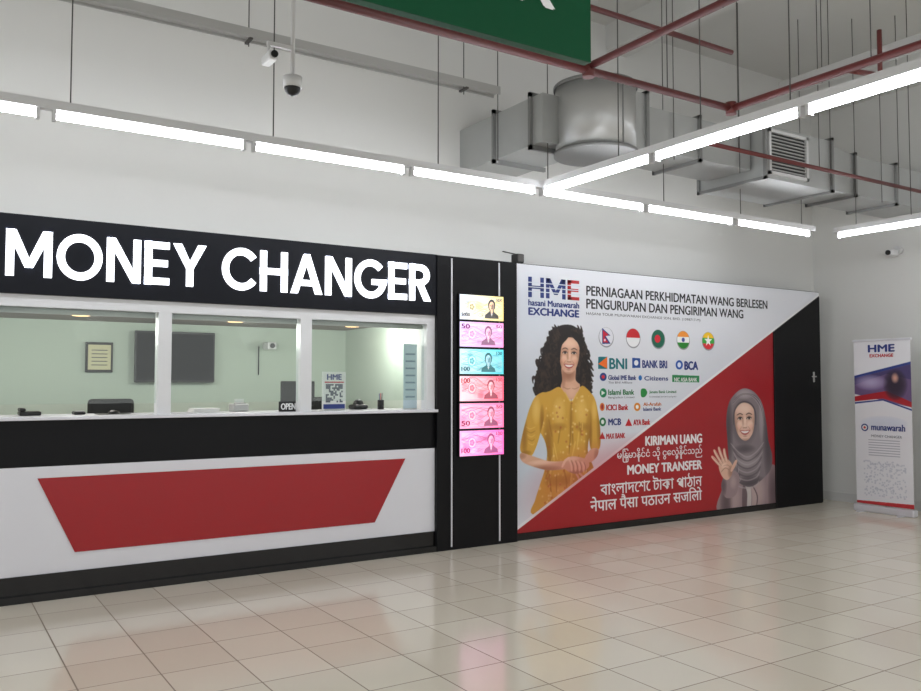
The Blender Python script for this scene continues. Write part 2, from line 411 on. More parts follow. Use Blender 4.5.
def face(cx,cy,sx,sy,SK,SKd,SKl,lip,ang=0.0):
    ca,sa=math.cos(ang),math.sin(ang)
    def T(x,y): return (cx+(x*ca-y*sa)*sx,cy+(x*sa+y*ca)*sy)
    def P(l): return [T(*p) for p in l]
    fm=sp(P([(-10,-4),(-8.6,-11),(-3,-14.5),(3,-14.5),(8.6,-11),(10,-4),(9.8,5),(8,13),(4.2,18.5),(0,20.4),(-4.2,18.5),(-8,13),(-9.8,5)]),SK)
    B=lambda x,y,rx,ry,c,a: bl(*T(x,y),rx*sx,ry*sy,c,a,fm)
    B(0,-9,9,6,SKl,.8); B(-10,8,4,16,SKd,.75); B(10,8,3.2,16,SKd,.6); B(-5,6,4,4,SKl,.8); B(5.4,6,4,4,SKl,.8); B(0,17,4,3,SKl,.6); B(0,21,8,3.5,SKd,.6)
    warm=tuple(min(255,int(v)) for v in (SK[0]*1.02,SK[1]*.9,SK[2]*.86)); B(-6,8,3.6,3.4,warm,.4); B(6.2,8,3.4,3.4,warm,.4)
    for s in (-1,1):
        B(s*4.6,-.6,3.8,3.2,SKd,.6)
        line(P([(s*4.6-2.2,.3),(s*4.6,-.9),(s*4.6+2.2,.3),(s*4.6,1.2)]),.2,SKd,.5)
        sp(P([(s*4.6-2.2,.4),(s*4.6,-.8),(s*4.6+2.2,.3),(s*4.6,1.1)]),(226,216,208),.9)
        el(*T(s*4.6+.1,.15),1.0*sx,1.0*sy,(38,24,20)); 
        line(P([(s*4.6-2.6,.5),(s*4.6-1.2,-.7),(s*4.6+.6,-1.0),(s*4.6+2.5,.0)]),.42*sy,(30,20,18),.95)
        line(P([(s*4.6-s*2.8,-3.3),(s*4.6,-4.4),(s*4.6+s*3.0,-3.1)]),.5*sy,(60,42,34),.8)
    B(.4,2.5,1.4,6,SKl,.85); B(-1.9,3.5,1,5,SKd,.4); B(0,7.2,2.4,1.5,SKl,.6)
    line(P([(-2.2,8.0),(-1.2,8.8),(0,8.5),(1.2,8.8),(2.2,8.0)]),.35*sy,SKd,.9)
    line(P([(-3.2,7.5),(-5.2,10.2),(-5.9,12.5)]),.3*sy,SKd,.5); line(P([(3.2,7.5),(5.2,10.2),(5.9,12.5)]),.3*sy,SKd,.5)
    sp(P([(-5,11),(-2,10.9),(0,11.3),(2,10.9),(5,11),(3.2,14),(0,15.2),(-3.2,14)]),lip,.95)
    sp(P([(-4.1,11.5),(0,11.8),(4.1,11.5),(2.5,13.1),(0,13.7),(-2.5,13.1)]),(246,240,236),1)
    B(0,16.3,3,1.2,SKd,.6)
    return fm
def women():
    HAIR=(27,19,17); H2=(62,44,36); H3=(44,31,26)
    SK=(220,170,142); SKd=(164,112,86); SKl=(244,206,180)
    sp([(564,325),(573,326),(580,332),(584,342),(586,354),(589,368),(591,380),(588,390),(581,394),(572,388),(560,390),(549,397),(540,395),(534,387),(537,374),(541,360),(546,347),(550,336),(556,328)],HAIR)
    def curl(cx,cy,r,col,a=.9):
        ph0=random.random()*6.28; pts=[(cx+r*math.cos(ph0+t*2.6)*(.6+t*.4),cy-r+2.2*r*t+r*.5*math.sin(ph0+t*6)) for t in np.linspace(0,1,6)]
        line(pts,.8+.3*random.random(),col,a)
    for k in range(330):
        t=random.random(); cy=329+66*t; half=12+14*min(1,t*1.7); side=random.choice((-1,1)); cx=566-3.5*t+side*half*(.72+.36*random.random())
        curl(cx,cy,2.2+1.2*random.random(),random.choice([HAIR,HAIR,H3]))
    for k in range(130):
        t=random.random(); cy=330+62*t; half=11+12*min(1,t*1.7); side=random.choice((-1,1)); cx=566-3.5*t+side*half*(.55+.4*random.random())
        curl(cx,cy,2+random.random(),H2,.55)
    nk=sp([(562,366),(575,366),(575.5,380),(581,387),(571,400),(561,389),(562,380)],SK); bl(568,374,9,9,SKd,1,nk); bl(563,380,3,10,SKd,.6,nk); bl(571,391,6,8,SKl,.4,nk)
    line([(563,387),(567,389),(570,388.5)],.5,SKd,.6); line([(579,387),(575,389),(572,388.5)],.5,SKd,.5)
    face(569.3,353,.98,1.04,SK,SKd,SKl,(172,72,68),.05)
    sp([(557,356),(558,342),(564,334),(571,332),(567,339),(562,345),(560.3,354),(559.8,364),(560,376),(556,385),(551,388),(552,370)],HAIR)
    sp([(569,331),(577,333),(582,342),(584,354),(587,370),(586,385),(581,389),(579.5,380),(580.3,366),(580.3,354),(578,344),(573,338)],HAIR)
    for k in range(70): curl(random.choice((553,555,557,583,584,585))+random.uniform(-2,1),random.uniform(345,388),2,random.choice([H2,HAIR,H3]),.7)
    Y1=(212,162,62); Y2=(156,106,32); Y3=(240,202,112)
    tm=sp([(559,387),(550,391),(541,394),(534,401),(533,418),(540,432),(545,442),(547,454),(545,468),(540,484),(535,500),(532,514),(560,514),(598,500),(594,470),(588,454),(589,438),(594,424),(596,410),(593,397),(587,389),(581.5,386),(577,393),(571,402),(565,394)],Y1)
    bl(548,450,6,40,Y2,.85,tm); bl(590,445,6,36,Y2,.8,tm); bl(559,412,7,16,Y3,.7,tm); bl(581,412,7,16,Y3,.7,tm); bl(571,425,3,26,Y2,.45,tm); bl(566,488,14,22,Y3,.4,tm); bl(565,480,24,8,Y2,.6,tm); bl(558,427,10,5,Y2,.5,tm); bl(582,427,9,5,Y2,.5,tm)
    for k in range(26):
        x0=546+42*random.random(); y0=420+72*random.random(); dx=random.uniform(-4,4)
        line([(x0,y0),(x0+dx*.4,y0+7),(x0+dx,y0+16)],.7,Y2 if k%2 else Y3,.5)
    for k in range(170):
        x=538+56*random.random(); y=396+112*random.random(); c=random.choice([(238,206,130),(178,92,44),(224,180,96),(246,224,170)]); bl(x,y,1.3,1.6,c,.65,tm)
    line([(565,393),(571,402),(577,393)],.8,(226,186,96),1); line([(571,402),(570.5,430),(569,452)],.5,Y2,.8)
    sm=sp([(545,392.5),(536,396),(530,407),(526,420),(522,436),(520,449),(524,455),(531,456),(536,447),(540,434),(544,418),(546,404)],Y1); bl(524,436,4,26,Y2,.8,sm); bl(536,410,5,16,Y3,.7,sm); bl(542,425,3,22,Y2,.9,sm); bl(526,453,6,3,Y2,.7,sm)
    for k in range(5): line([(526+k*.6,427+k*4),(530+k*.6,429+k*4),(535-k*.2,427+k*4)],.5,Y2 if k%2 else Y3,.5)
    s2=sp([(590,393.5),(595,400),(598,414),(600,430),(600,446),(596,451),(591,450),(589,438),(590,420),(588,406)],Y1); bl(600,428,4,26,Y2,.8,s2); bl(590,432,2.5,24,Y2,.9,s2); bl(594,410,3,12,Y3,.6,s2)
    am=sp([(521,453),(529,455),(538,458),(548,461),(558,461.5),(566,461),(567,468),(557,470),(546,470),(534,467),(524,463),(520,458)],SK); bl(540,470,24,5,SKd,1,am); bl(544,462,18,3,SKl,.8,am); bl(522,456,5,4,SKd,.6,am)
    a2=sp([(591,449),(598,449),(597,456),(591,462),(584,462),(585,457)],SK); bl(597,456,4,10,SKd,.7,a2)
    hk=sp([(564,460),(571,456.5),(579,457),(587,460),(589,466),(584,471),(577,474),(569,472),(563,467)],SK); bl(577,474,14,5,SKd,.9,hk); bl(572,459,8,3,SKl,.8,hk)
    for k in range(4):
        line([(569+k*4.2,460+k*.6),(571+k*4.2,465+k*.4),(571.5+k*3.9,471)],.95,SKl,.7); line([(571.2+k*4.2,460.5+k*.6),(573+k*4.1,466+k*.3),(573.4+k*3.9,472)],.35,SKd,.95)
    line([(562,467),(565,461),(569,457.5)],1.3,SKl,.9); line([(579,473),(582,476),(584,479.5)],1.1,SK,1); line([(576,474),(578,477),(579,480)],1.0,SK,1)
    x0,z0=S(514,515); x1,z1=S(603,318); C.soften(x0+.01,x1,z0,z1,1)
def woman2():
    G1=(134,122,125); G2=(82,72,77); G3=(184,172,173); CO=(156,134,136); CD=(98,80,84); CL=(196,172,168)
    bd=sp([(734,466),(726,473),(722,488),(720,514),(776,514),(776,470),(768,464),(750,462)],CO); bl(726,502,7,28,CD,1,bd); bl(773,492,6,32,CD,.9,bd); bl(758,492,8,24,CL,.7,bd); bl(735,500,6,20,CL,.5,bd)
    sp([(744,482),(747,490),(746,512),(742.5,512),(742,492)],CD,.8); sp([(750,482),(757,496),(755,512),(751,512),(752,497)],CL,.7); line([(750,482),(757,496),(755,512)],.6,CD,.9)
    sp([(744.5,484),(749.5,484),(751,496),(750,514),(746.5,514),(747,494)],(206,198,194),.9)
    hj=sp([(738,391),(746,388.5),(755,393),(762,404),(766,422),(768,440),(772,456),(770,470),(760,481),(749,487),(738,482),(730,471),(728,454),(727,438),(726,420),(729,402)],G1)
    bl(728,430,5,40,G2,1,hj); bl(768,440,6,44,G2,1,hj); bl(744,394,10,6,G3,.8,hj); bl(748,462,14,8,G3,.5,hj); bl(750,482,16,7,G2,.9,hj); bl(761,418,3,26,G3,.6,hj); bl(744,449,12,5,G2,.8,hj)
    for k in range(9):
        line([(731+k*1.2,444+k*4.4),(738,452+k*4.2),(747,457+k*3.9),(756,452+k*4.2),(763-k*.6,443+k*4.8)],.8,G2 if k%2 else G3,.55)
    for k in range(4): line([(733+k*.6,404-k*1.5),(742,395.5-k*.5),(752+k*.6,397-k*.5),(760+k*.5,408-k),(763+k*.4,424)],.45,G2 if k%2 else G3,.5)
    bl(744,423,13.5,25,G2,.9,hj)
    face(744.3,418.3,.98,1.1,(226,184,162),(166,120,100),(246,216,198),(176,80,78),-.04)
    line([(733.5,424),(734,412),(738,404.5),(744,401.8),(751,404.5),(755,412),(755.4,424)],.9,G2,.9)
    sl=sp([(723,478),(731,470),(739,476),(736,494),(726,498),(721,488)],CO); bl(723,486,4,12,CD,.9,sl); bl(733,482,4,8,CL,.6,sl)
    HS=(226,182,158); HD=(160,114,96); HL=(246,214,196)
    hh=sp([(718.6,463),(721,459.6),(726,458.4),(731,463),(732.5,469),(731,476),(727,480),(722.5,477.5),(719,470)],HS); bl(731,472,4,8,HD,.8,hh); bl(723.5,465,4,4,HL,.8,hh)
    for (a,b,c,d) in ((719.6,464,711.6,456.4),(721,461.6,713.9,450.2),(723.4,460,718.5,447.4),(726.4,459.6,723.8,449)):
        m_=((a+c)/2-.5,(b+d)/2); line([(a+.4,b+2),m_,(c,d)],1.5,HS,1); line([(a+.2,b+1),m_,(c,d+1)],.55,HL,.7); line([(a+1.5,b+1.5),(m_[0]+1.3,m_[1]+.4),(c+1.2,d+1)],.28,HD,.8)
    line([(731,471),(734,465),(736.2,460.4)],1.5,HS,1); line([(721,472),(725,468),(729,470)],.35,HD,.8); line([(723,466),(727,465),(730,467)],.3,HD,.6)
    x0,z0=S(708,513); x1,z1=S(772.5,384); C.soften(x0,x1,z0+.02,z1,1)
women()
C.poly([(PX0,PZ0),(8.77,PZ0),(8.77,2.14),(4.88,.10),(PX0,.10)],(160,20,28),1)
C.poly([(PX0,.10),(PX0,.13),(PX1,diag(PX1)+.03),(PX1,diag(PX1))],(238,238,240),1)
C.blob(6.6,.4,1.8,.6,(180,30,38),.45)
woman2()
C.poly([(8.77,PZ0),(PX1,PZ0),(PX1,diag(PX1)),(8.77,2.14)],(14,14,16))
def flag(cx,cy,kind):
    cx,cz=S(cx,cy); r=.098
    circ=[(cx+r*math.cos(t),cz+r*math.sin(t)) for t in np.linspace(0,6.283,36,endpoint=False)]
    C.poly([(cx+(r+.008)*math.cos(t),cz-.006+(r+.008)*math.sin(t)) for t in np.linspace(0,6.283,36,endpoint=False)],(150,150,155))
    mk=C.mask(circ)
    def band(za,zb,col):
        i0,i1,j0,j1,acc=mk; zz=(np.arange(j0,j1)+.5)/C.p+C.z0
        sel=((zz>=cz+za*r)&(zz<cz+zb*r)).astype(np.float32)[:,None]
        C.fill((i0,i1,j0,j1,acc*sel),col)
    if kind=='ne':
        band(-1,1,(225,225,232)); C.poly([(cx-.055,cz+.09),(cx+.06,cz+.015),(cx-.01,cz+.01),(cx+.06,cz-.07),(cx-.055,cz-.075)],(20,40,120)); C.poly([(cx-.045,cz+.07),(cx+.035,cz+.022),(cx-.025,cz+.0),(cx+.035,cz-.06),(cx-.045,cz-.06)],(200,20,50)); C.blob(cx-.02,cz-.035,.018,.018,(255,255,255),1)
    if kind=='id': band(0,1,(206,28,40)); band(-1,0,(238,238,240))
    if kind=='bd': band(-1,1,(0,98,72)); C.poly([(cx-.01+.045*math.cos(t),cz+.045*math.sin(t)) for t in np.linspace(0,6.283,20,endpoint=False)],(220,30,50))
    if kind=='in': band(.33,1,(245,150,50)); band(-.33,.33,(245,245,245)); band(-1,-.33,(20,130,30)); C.poly([(cx+.025*math.cos(t),cz+.025*math.sin(t)) for t in np.linspace(0,6.283,20,endpoint=False)],(30,40,140),.8)
    if kind=='mm':
        band(.33,1,(250,200,30)); band(-.33,.33,(50,170,60)); band(-1,-.33,(228,36,48))
        C.poly([(cx+(.07 if k%2==0 else .027)*math.sin(k*math.pi/5),cz+(.07 if k%2==0 else .027)*math.cos(k*math.pi/5)) for k in range(10)],(255,255,255))
for (x,y,k) in ((606,337,'ne'),(633,338,'id'),(658,339,'bd'),(683,340,'in'),(708,341,'mm')): flag(x,y,k)
sp([(598,357),(607,357),(607,369),(598,369)],(0,110,120),1,False); sp([(598,364),(607,357),(607,369)],(240,110,30),1,False)
sp([(632,358),(640,358.5),(640,368),(632,368)],(20,70,150),1,False); el(636,363,2.2,2.8,(240,240,245))
el(679,365,3.6,4.6,(20,80,170)); el(679,365,1.8,2.6,(230,235,245))
el(603,377,3.4,4.1,(30,60,130)); el(603,377,1.6,1.8,(220,40,50))
el(640,378,1.7,2.6,(30,110,190))
sp([(672,375),(699,376),(699,382.5),(672,382)],(20,130,70),1,False)
el(603,393,3.4,4.6,(20,130,80)); sp([(601.3,390.5),(605,393),(601.3,395.5)],(230,235,230),1,False)
sp([(641,389.5),(645,389),(647,393),(644.5,397),(641,396.5)],(30,140,60))
el(602,407,2.4,4,(220,120,40)); el(602,407,1.1,2.6,(160,30,40))
el(637,407,3.2,4.1,(230,140,30)); el(637,407,1.5,2,(240,240,240))
el(602.5,422,3.2,4.3,(20,110,60)); el(602.5,422,1.6,2.3,(230,235,230))
sp([(625,426),(628.5,418.5),(632,426)],(200,30,40),1,False)
sp([(599,439),(602,432),(605,439)],(190,30,40),1,False)
poster=img_mat('poster_print',C.image('poster_print'),rough=.35)
quad('poster_print',(PX0,-.0025,PZ0),(PX1,-.0025,PZ0),(PX1,-.0025,PZ1),(PX0,-.0025,PZ1),poster,g)
M_navy=mat('ink_navy',(34,52,122),.5); M_redink=mat('ink_red',(190,34,42),.5); M_teal=mat('ink_teal',(0,112,120),.5); M_grn=mat('ink_green',(20,120,60),.5); M_pt=mat('ink_white',(240,236,236),.5); M_gy=mat('ink_grey',(80,84,96),.5); M_dkt=mat('ink_black',(30,30,36),.5); M_org=mat('ink_orange',(214,110,30),.5)
def bt(s,x0,x1,yb,yt,m,bold=0.0,sc=1.0):
    X0,Z0=S(x0,yb); _,Z1=S(x0,yt); X1,_=S(x1,yb)
    text_mesh('print_text',s,X0,X1,Z0,Z1,-.004,m,g,bold=bold,space=sc)
a=S(528,297); b=S(579,297); t_=S(528,276.5)
stroke_text('HME',a[0],b[0],a[1],t_[1],-.0045,-.003,[M_navy,M_navy,M_redink],g,nm='logo')
for k,yy in enumerate((281.5,286,290.5)):
    a=S(527,yy+1); b=S(580,yy); box('logo_stripe_%d'%k,a[0],b[0],-.006,-.005,a[1],a[1]+.009,mat('poster_pale',(214,220,230),.4),g)
bt('hasani Munawarah',528,579,305.5,299,M_navy,.06)
bt('EXCHANGE',528,579,315,307,M_navy,.08)
bt('PERNIAGAAN PERKHIDMATAN WANG BERLESEN',586,767,295.5,285.5,M_dkt,.035)
bt('PENGURUPAN DAN PENGIRIMAN WANG',586,743,308.5,298.5,M_dkt,.035)
bt('HASANI TOUR MUNAWARAH EXCHANGE SDN. BHD. (1098717-M)',586,700,315.5,312,M_dkt)
bt('BNI',609,627,369,358,M_teal,.05); bt('BANK BRI',642,667,368,360,M_navy,.05); bt('BCA',684,698,370,361,M_navy,.08)
bt('Global IME Bank',608,636,380,375,M_navy,.05); bt('The BNI Affiliate',608,632,383.5,381.5,M_gy); bt('Citizens',644,668,380.5,376,M_navy,.06); bt('NIC ASIA BANK',674,697,381.5,377.5,M_pt,.03)
bt('Islami Bank',608,634,395,389.5,M_grn,.05); bt('Bangladesh Limited',608,634,399,396.5,M_gy); bt('Janata Bank Limited',649,676,394,390.5,M_grn,.04); bt('A committed partner in progress',649,676,398,395.8,M_gy)
bt('ICICI Bank',606,628,410.5,404.5,M_redink,.06); bt('Al-Arafah',643,661,406,402.5,M_org,.05); bt('Islami Bank',643,661,411,407.5,M_navy,.05)
bt('MCB',608,621,425.5,418.5,M_navy,.06); bt('AYA Bank',633,650,425.5,419.5,M_redink,.06)
bt('MAX BANK',606,625,439,433.5,M_redink,.05)
bt('KIRIMAN UANG',645,702,446,436,M_pt,.06)
bt('မြန်မာနိုင်ငံ သို့ ငွေလွှဲနိုင်သည်',617,702,463,449,M_pt,.01)
bt('MONEY TRANSFER',627,702,475,465,M_pt,.06)
bt('বাংলাদেশে টাকা পাঠান',600,702,496,480,M_pt,.015)
bt('नेपाल पैसा पठाउन सजिलो',590,702,512,497,M_pt,.02)
box('base_strip',PX0,8.77,-.012,-.003,0,.065,M_plinth,g)

# door
g=group('door_1')
prism('door_leaf',[(8.775,.01),(9.705,.01),(9.705,diag(9.705)-.005),(8.775,diag(8.775)-.005)],-.012,-.0035,M_black,g)
box('door_jamb',8.77,8.782,-.016,-.012,.01,2.12,M_dark,g)
box('handle_plate',9.54,9.57,-.022,-.012,1.53,1.66,M_grey,g,.004)
cyl('handle_lever',(9.555,-.05,1.6),(9.475,-.05,1.6),.008,M_grey,g)
cyl('handle_stem',(9.555,-.012,1.6),(9.555,-.05,1.6),.008,M_grey,g)
g=group('junction_box')
box('casing',4.89,4.98,.0,.1,2.69,2.78,M_dark,g,.01); box('cover',4.9,4.97,-.01,.0,2.7,2.77,M_wire,g,.004); cyl('cable',(4.93,.06,2.78),(4.93,.29,2.84),.006,M_wire,g)

# ================================================================== OFFICE CONTENTS
g=group('wall_television')
box('panel',1.75,2.52,1.92,1.96,1.52,2.02,M_dark,g,.008); box('screen',1.77,2.5,1.915,1.92,1.545,2.0,mat('tv_screen',(10,10,12),.7,spec=.1),g); box('bracket',2.0,2.3,1.96,1.999,1.65,1.9,M_grey,g)
g=group('framed_certificate')
box('frame',1.32,1.56,1.965,1.999,1.615,1.9,M_dark,g,.004); box('paper',1.34,1.54,1.96,1.965,1.64,1.875,mat('certificate_cream',(214,208,170),.6),g)
for k in range(5): box('line_%d'%k,1.37,1.51,1.957,1.96,1.68+k*.035,1.688+k*.035,M_gy,g)
g=group('indoor_security_camera'); p=(3.07,1.88,1.9)
cyl('mount',(p[0],1.999,p[2]),(p[0],p[1]+.04,p[2]),.025,M_cam,g); box('body',p[0]-.05,p[0]+.05,p[1]-.1,p[1]+.05,p[2]-.04,p[2]+.04,M_cam,g,.015); cyl('lens',(p[0],p[1]-.115,p[2]),(p[0],p[1]-.095,p[2]),.025,M_dark,g); cyl('cable',(3.0,1.99,1.9),(3.0,1.99,1.6),.006,M_dark,g,6)
g=group('wall_notice')
box('notice_sheet',3.72,3.86,.16,.165,1.276,1.87,mat('notice_blue',(190,208,216),.5),g)
for k in range(7): box('notice_line_%d'%k,3.74,3.84,.157,.16,1.38+k*.065,1.395+k*.065,mat('notice_ink',(130,150,165),.5),g)
box('notice_foot',3.73,3.85,.14,.2,1.2755,1.282,M_grey,g)
g=group('open_sign')
box('plate',2.52,2.68,.112,.125,1.276,1.36,M_dark,g,.003); text_mesh('lettering','OPEN',2.535,2.665,1.29,1.345,.111,M_wtext,g,bold=.05); box('foot',2.54,2.66,.112,.17,1.276,1.282,M_dark,g)
g=group('payment_code_stand')
box('card',2.93,3.15,.17,.18,1.28,1.61,M_paper,g); text_mesh('logo','HME',2.97,3.11,1.54,1.59,.166,M_navy,g,bold=.06); box('header_line',2.95,3.13,.166,.17,1.515,1.525,M_redink,g); box('footer',2.94,3.14,.166,.17,1.29,1.33,M_navy,g); box('foot',2.93,3.15,.17,.26,1.276,1.283,M_paper,g)
v=[];f=[]
for a_ in range(11):
    for b_ in range(11):
        if rng.random()<.45 or (a_<3 and b_<3) or (a_>7 and b_>7) or (a_<3 and b_>7):
            x=2.96+a_*.0145; z=1.345+b_*.0145; n=len(v); v+=[(x,.167,z),(x+.0145,.167,z),(x+.0145,.167,z+.0145),(x,.167,z+.0145)]; f.append((n,n+1,n+2,n+3))
mesh_obj('code_pattern',v,f,M_gy,g)
g=group('computer_monitor')
box('screen',2.74,3.06,.64,.67,1.31,1.53,M_dark,g,.006); box('neck',2.88,2.92,.67,.7,1.03,1.42,M_dark,g); box('foot',2.8,3.0,.6,.8,1.001,1.03,M_dark,g)
g=group('office_desk')
box('top',-1.2,3.95,.55,.98,.96,1.0,M_paper,g); 
for k,x in enumerate((-1.1,1.3,3.8)): box('leg_%d'%k,x,x+.05,.58,.93,0,.96,M_grey,g)
for k,x in enumerate((1.49,3.5)):
    g=group('office_chair' if k==0 else 'office_chair.001')
    y=1.62
    box('backrest',x-.2,x+.2,y-.03,y+.04,.95,1.37,M_dark,g,.05); box('seat',x-.24,x+.24,y-.42,y,.72,.79,M_dark,g,.03)
    box('spine',x-.03,x+.03,y+.02,y+.05,.74,1.1,M_dark,g); cyl('column',(x,y-.2,.1),(x,y-.2,.72),.03,M_grey,g)
    for q in range(5):
        a=q*2*math.pi/5; cyl('spoke_%d'%q,(x,y-.2,.1),(x+.28*math.cos(a),y-.2+.28*math.sin(a),.06),.02,M_dark,g); cyl('castor_%d'%q,(x+.28*math.cos(a)-.015,y-.2+.28*math.sin(a),.031),(x+.28*math.cos(a)+.015,y-.2+.28*math.sin(a),.031),.03,M_dark,g)
ZD=1.276
g=group('telephone')
box('body',.62,.76,.2,.38,ZD,1.305,M_dark,g,.008); box('handset',.62,.66,.2,.38,1.305,1.33,M_dark,g,.01)
g=group('banknote_counter')
box('body',3.3,3.44,.3,.45,ZD,1.32,M_dark,g,.02); dome('hopper',(3.37,.37,1.318),.05,M_dark,g,lower=False)
g=group('computer_mouse'); dome('shell',(1.26,.25,ZD+.003),.045,M_dark,g,zs=.6,lower=False); box('pad',1.14,1.37,.18,.34,ZD,ZD+.004,M_dark,g)
g=group('receipt_printer'); box('body',2.2,2.33,.3,.44,ZD,1.34,M_grey,g,.01); box('paper_slip',2.225,2.305,.36,.365,1.33,1.38,M_paper,g); box('slot',2.215,2.315,.33,.35,1.338,1.343,M_dark,g)
g=group('paper_stack')
for k in range(4): box('sheets_%d'%k,1.85+.006*k,2.06+.004*k,.25,.42,ZD+k*.008,ZD+.007+k*.008,M_paper,g)
g=group('pen_cup'); cyl('cup',(3.56,.3,ZD),(3.56,.3,1.36),.03,M_dark,g)
for k in range(3): cyl('pen_%d'%k,(3.55+k*.01,.3,1.34),(3.54+k*.02,.29+k*.01,1.42),.004,[M_navy,M_redink,M_dark][k],g,6)
g=group('card_reader'); box('body',.98,1.06,.22,.36,ZD,1.3,M_dark,g,.01); box('keypad',.99,1.05,.23,.3,1.3,1.304,M_grey,g)

# ================================================================== BANNER STAND
g=group('roll_up_banner')
bx=9.5; b0,b1=-1.29,-.6
B=Canvas(0,.69,0,1.95,300,(226,226,230))
B.poly([(0,1.36),(.69,1.43),(.69,1.66),(0,1.5)],(72,62,108)); B.poly([(0,1.31),(.69,1.16),(.69,1.48),(.4,1.55),(0,1.42)],(104,84,124)); B.poly([(0,1.28),(.4,1.35),(.69,1.22),(.69,1.16),(.35,1.26),(0,1.22)],(168,32,42))
B.poly([(0,1.5),(.69,1.66),(.69,1.69),(0,1.53)],(40,60,130)); B.poly([(0,1.19),(.35,1.235),(.69,1.12),(.69,1.14),(.35,1.25),(0,1.21)],(40,60,130))
B.blob(.5,1.42,.15,.19,(44,36,52),1); B.blob(.5,1.43,.15,.19,(44,36,52),.8); B.blob(.5,1.5,.05,.07,(210,160,140),1); B.blob(.2,1.45,.22,.1,(190,180,212),.8)
for t in range(3): B.blob(.35,.97,.3,.09,(206,211,224),.6)
for k in range(7): B.poly([(.16,.76-k*.03),(.54,.76-k*.03),(.54,.768-k*.03),(.16,.768-k*.03)],(140,140,152),.8)
for k in range(240): B.blob(.1+.5*rng.random(),.1+.42*rng.random(),.013,.013,(188,191,202),.8)
B.poly([(0,.0),(.69,.0),(.69,.05),(0,.03)],(190,50,55))
bm=img_mat('banner_print',B.image('banner_print'),rough=.4)
quad('banner_sheet',(bx,b1,.09),(bx,b0,.09),(bx,b0,2.02),(bx,b1,2.02),bm,g)
box('banner_back',bx+.002,bx+.006,b0,b1,.09,2.02,M_grey,g)
box('top_rail',bx-.012,bx+.016,b0-.01,b1+.01,2.01,2.035,M_strip,g,.004)
box('base_cassette',bx-.05,bx+.05,b0-.02,b1+.02,.0,.08,M_strip,g,.015)
cyl('pole',(bx+.03,(b0+b1)/2,.05),(bx+.03,(b0+b1)/2,2.0),.01,M_grey,g)
for k,y in enumerate((b0+.1,b1-.1)): box('foot_%d'%k,bx-.15,bx+.15,y-.02,y+.02,0,.015,M_strip,g)
def bantext(s,y0,y1,z0,z1,m,bold):
    o=text_mesh('banner_text',s,0,y0-y1,0,z1-z0,0,m,None,bold=bold)
    a=np.zeros(len(o.data.vertices)*3); o.data.vertices.foreach_get('co',a); a=a.reshape(-1,3)+np.array(o.location)
    w=np.stack([bx-.003+a[:,1],y0-a[:,0],z0+a[:,2]],1); o.location=(0,0,0); o.data.vertices.foreach_set('co',w.astype(np.float32).ravel()); o.data.update(); o.parent=g
bantext('HME',b1-.18,b0+.18,1.88,1.97,M_navy,.07)
bantext('EXCHANGE',b1-.2,b0+.2,1.82,1.86,M_redink,.06)
bantext('munawarah',b1-.2,b0+.08,.96,1.04,M_navy,.04)
bantext('MONEY CHANGER',b1-.2,b0+.12,.88,.91,M_gy,.0)
cyl('emblem',(bx-.002,b1-.12,.99),(bx-.004,b1-.12,.99),.045,M_navy,g); cyl('emblem_inner',(bx-.004,b1-.12,.99),(bx-.005,b1-.12,.99),.03,M_paper,g); cyl('emblem_dot',(bx-.005,b1-.12,.99),(bx-.006,b1-.12,.99),.015,M_redink,g)

# ================================================================== LIGHTS
HZ=3.135; CT=CZ-.01
def tube_x(x0,x1,y,z,g,k):
    cyl('tube_%d'%k,(x0+.02,y,z),(x1-.02,y,z),.02,M_tube,g,10)
    for a in (x0,x1-.02): box('end_cap',a,a+.02,y-.025,y+.025,z-.03,z+.04,M_batten,g)
def tube_y(y0,y1,x,z,g,k):
    cyl('tube_%d'%k,(x,y0+.02,z),(x,y1-.02,z),.02,M_tube,g,10)
    for a in (y0,y1-.02): box('end_cap',x-.025,x+.025,a,a+.02,z-.03,z+.04,M_batten,g)
def wire(n,x,y,z): cyl(n,(x,y,z),(x,y,CT),.0045,M_wire,g,6)
g=group('fluorescent_light_row')
for k,x in enumerate([-4.4,-3.15,-1.88,-.62,.65,1.90,3.15,4.42,5.66,6.92]): tube_x(x,x+1.2,-.97,HZ,g,k)
box('trunking',-4.5,8.2,-1.0,-.94,HZ+.035,HZ+.09,M_batten,g)
for k,x in enumerate((-3,-.5,.75,2.05,3.4,4.5,5.9,7.0,8.0)): wire('hanger_%d'%k,x,-.97,HZ+.09)
g=group('fluorescent_light_row.001')
k=0; y=-1.05
while y>-8.5:
    tube_y(y-1.2,y,4.44,HZ,g,k); y-=1.235; k+=1
box('trunking',4.41,4.47,-8.7,-1.02,HZ+.035,HZ+.09,M_batten,g)
for q,y in enumerate((-1.9,-2.7,-3.4,-4.6,-6.,-7.5)): wire('hanger_%d'%q,4.44,y,HZ+.09)
g=group('fluorescent_light_row.002')
k=0; y=-1.08
while y>-8.5:
    tube_y(y-1.2,y,8.48,HZ,g,k); y-=1.235; k+=1
box('trunking',8.45,8.51,-8.7,-1.05,HZ+.035,HZ+.09,M_batten,g)
for q,y in enumerate((-1.3,-1.9,-3.4,-5.)): wire('hanger_%d'%q,8.48,y,HZ+.09)
g=group('unseen_fill_light_row')  # unseen tube row behind the camera, added to brighten the hall
for k,x in enumerate((-3.5,-2.2,-.9,.4,1.7,3.0)): tube_x(x,x+1.2,-8.6,HZ,g,k)
box('trunking',-3.6,4.3,-8.63,-8.57,HZ+.035,HZ+.09,M_batten,g)
for k,x in enumerate((-3,0,3)): wire('hanger_%d'%k,x,-8.6,HZ+.09)

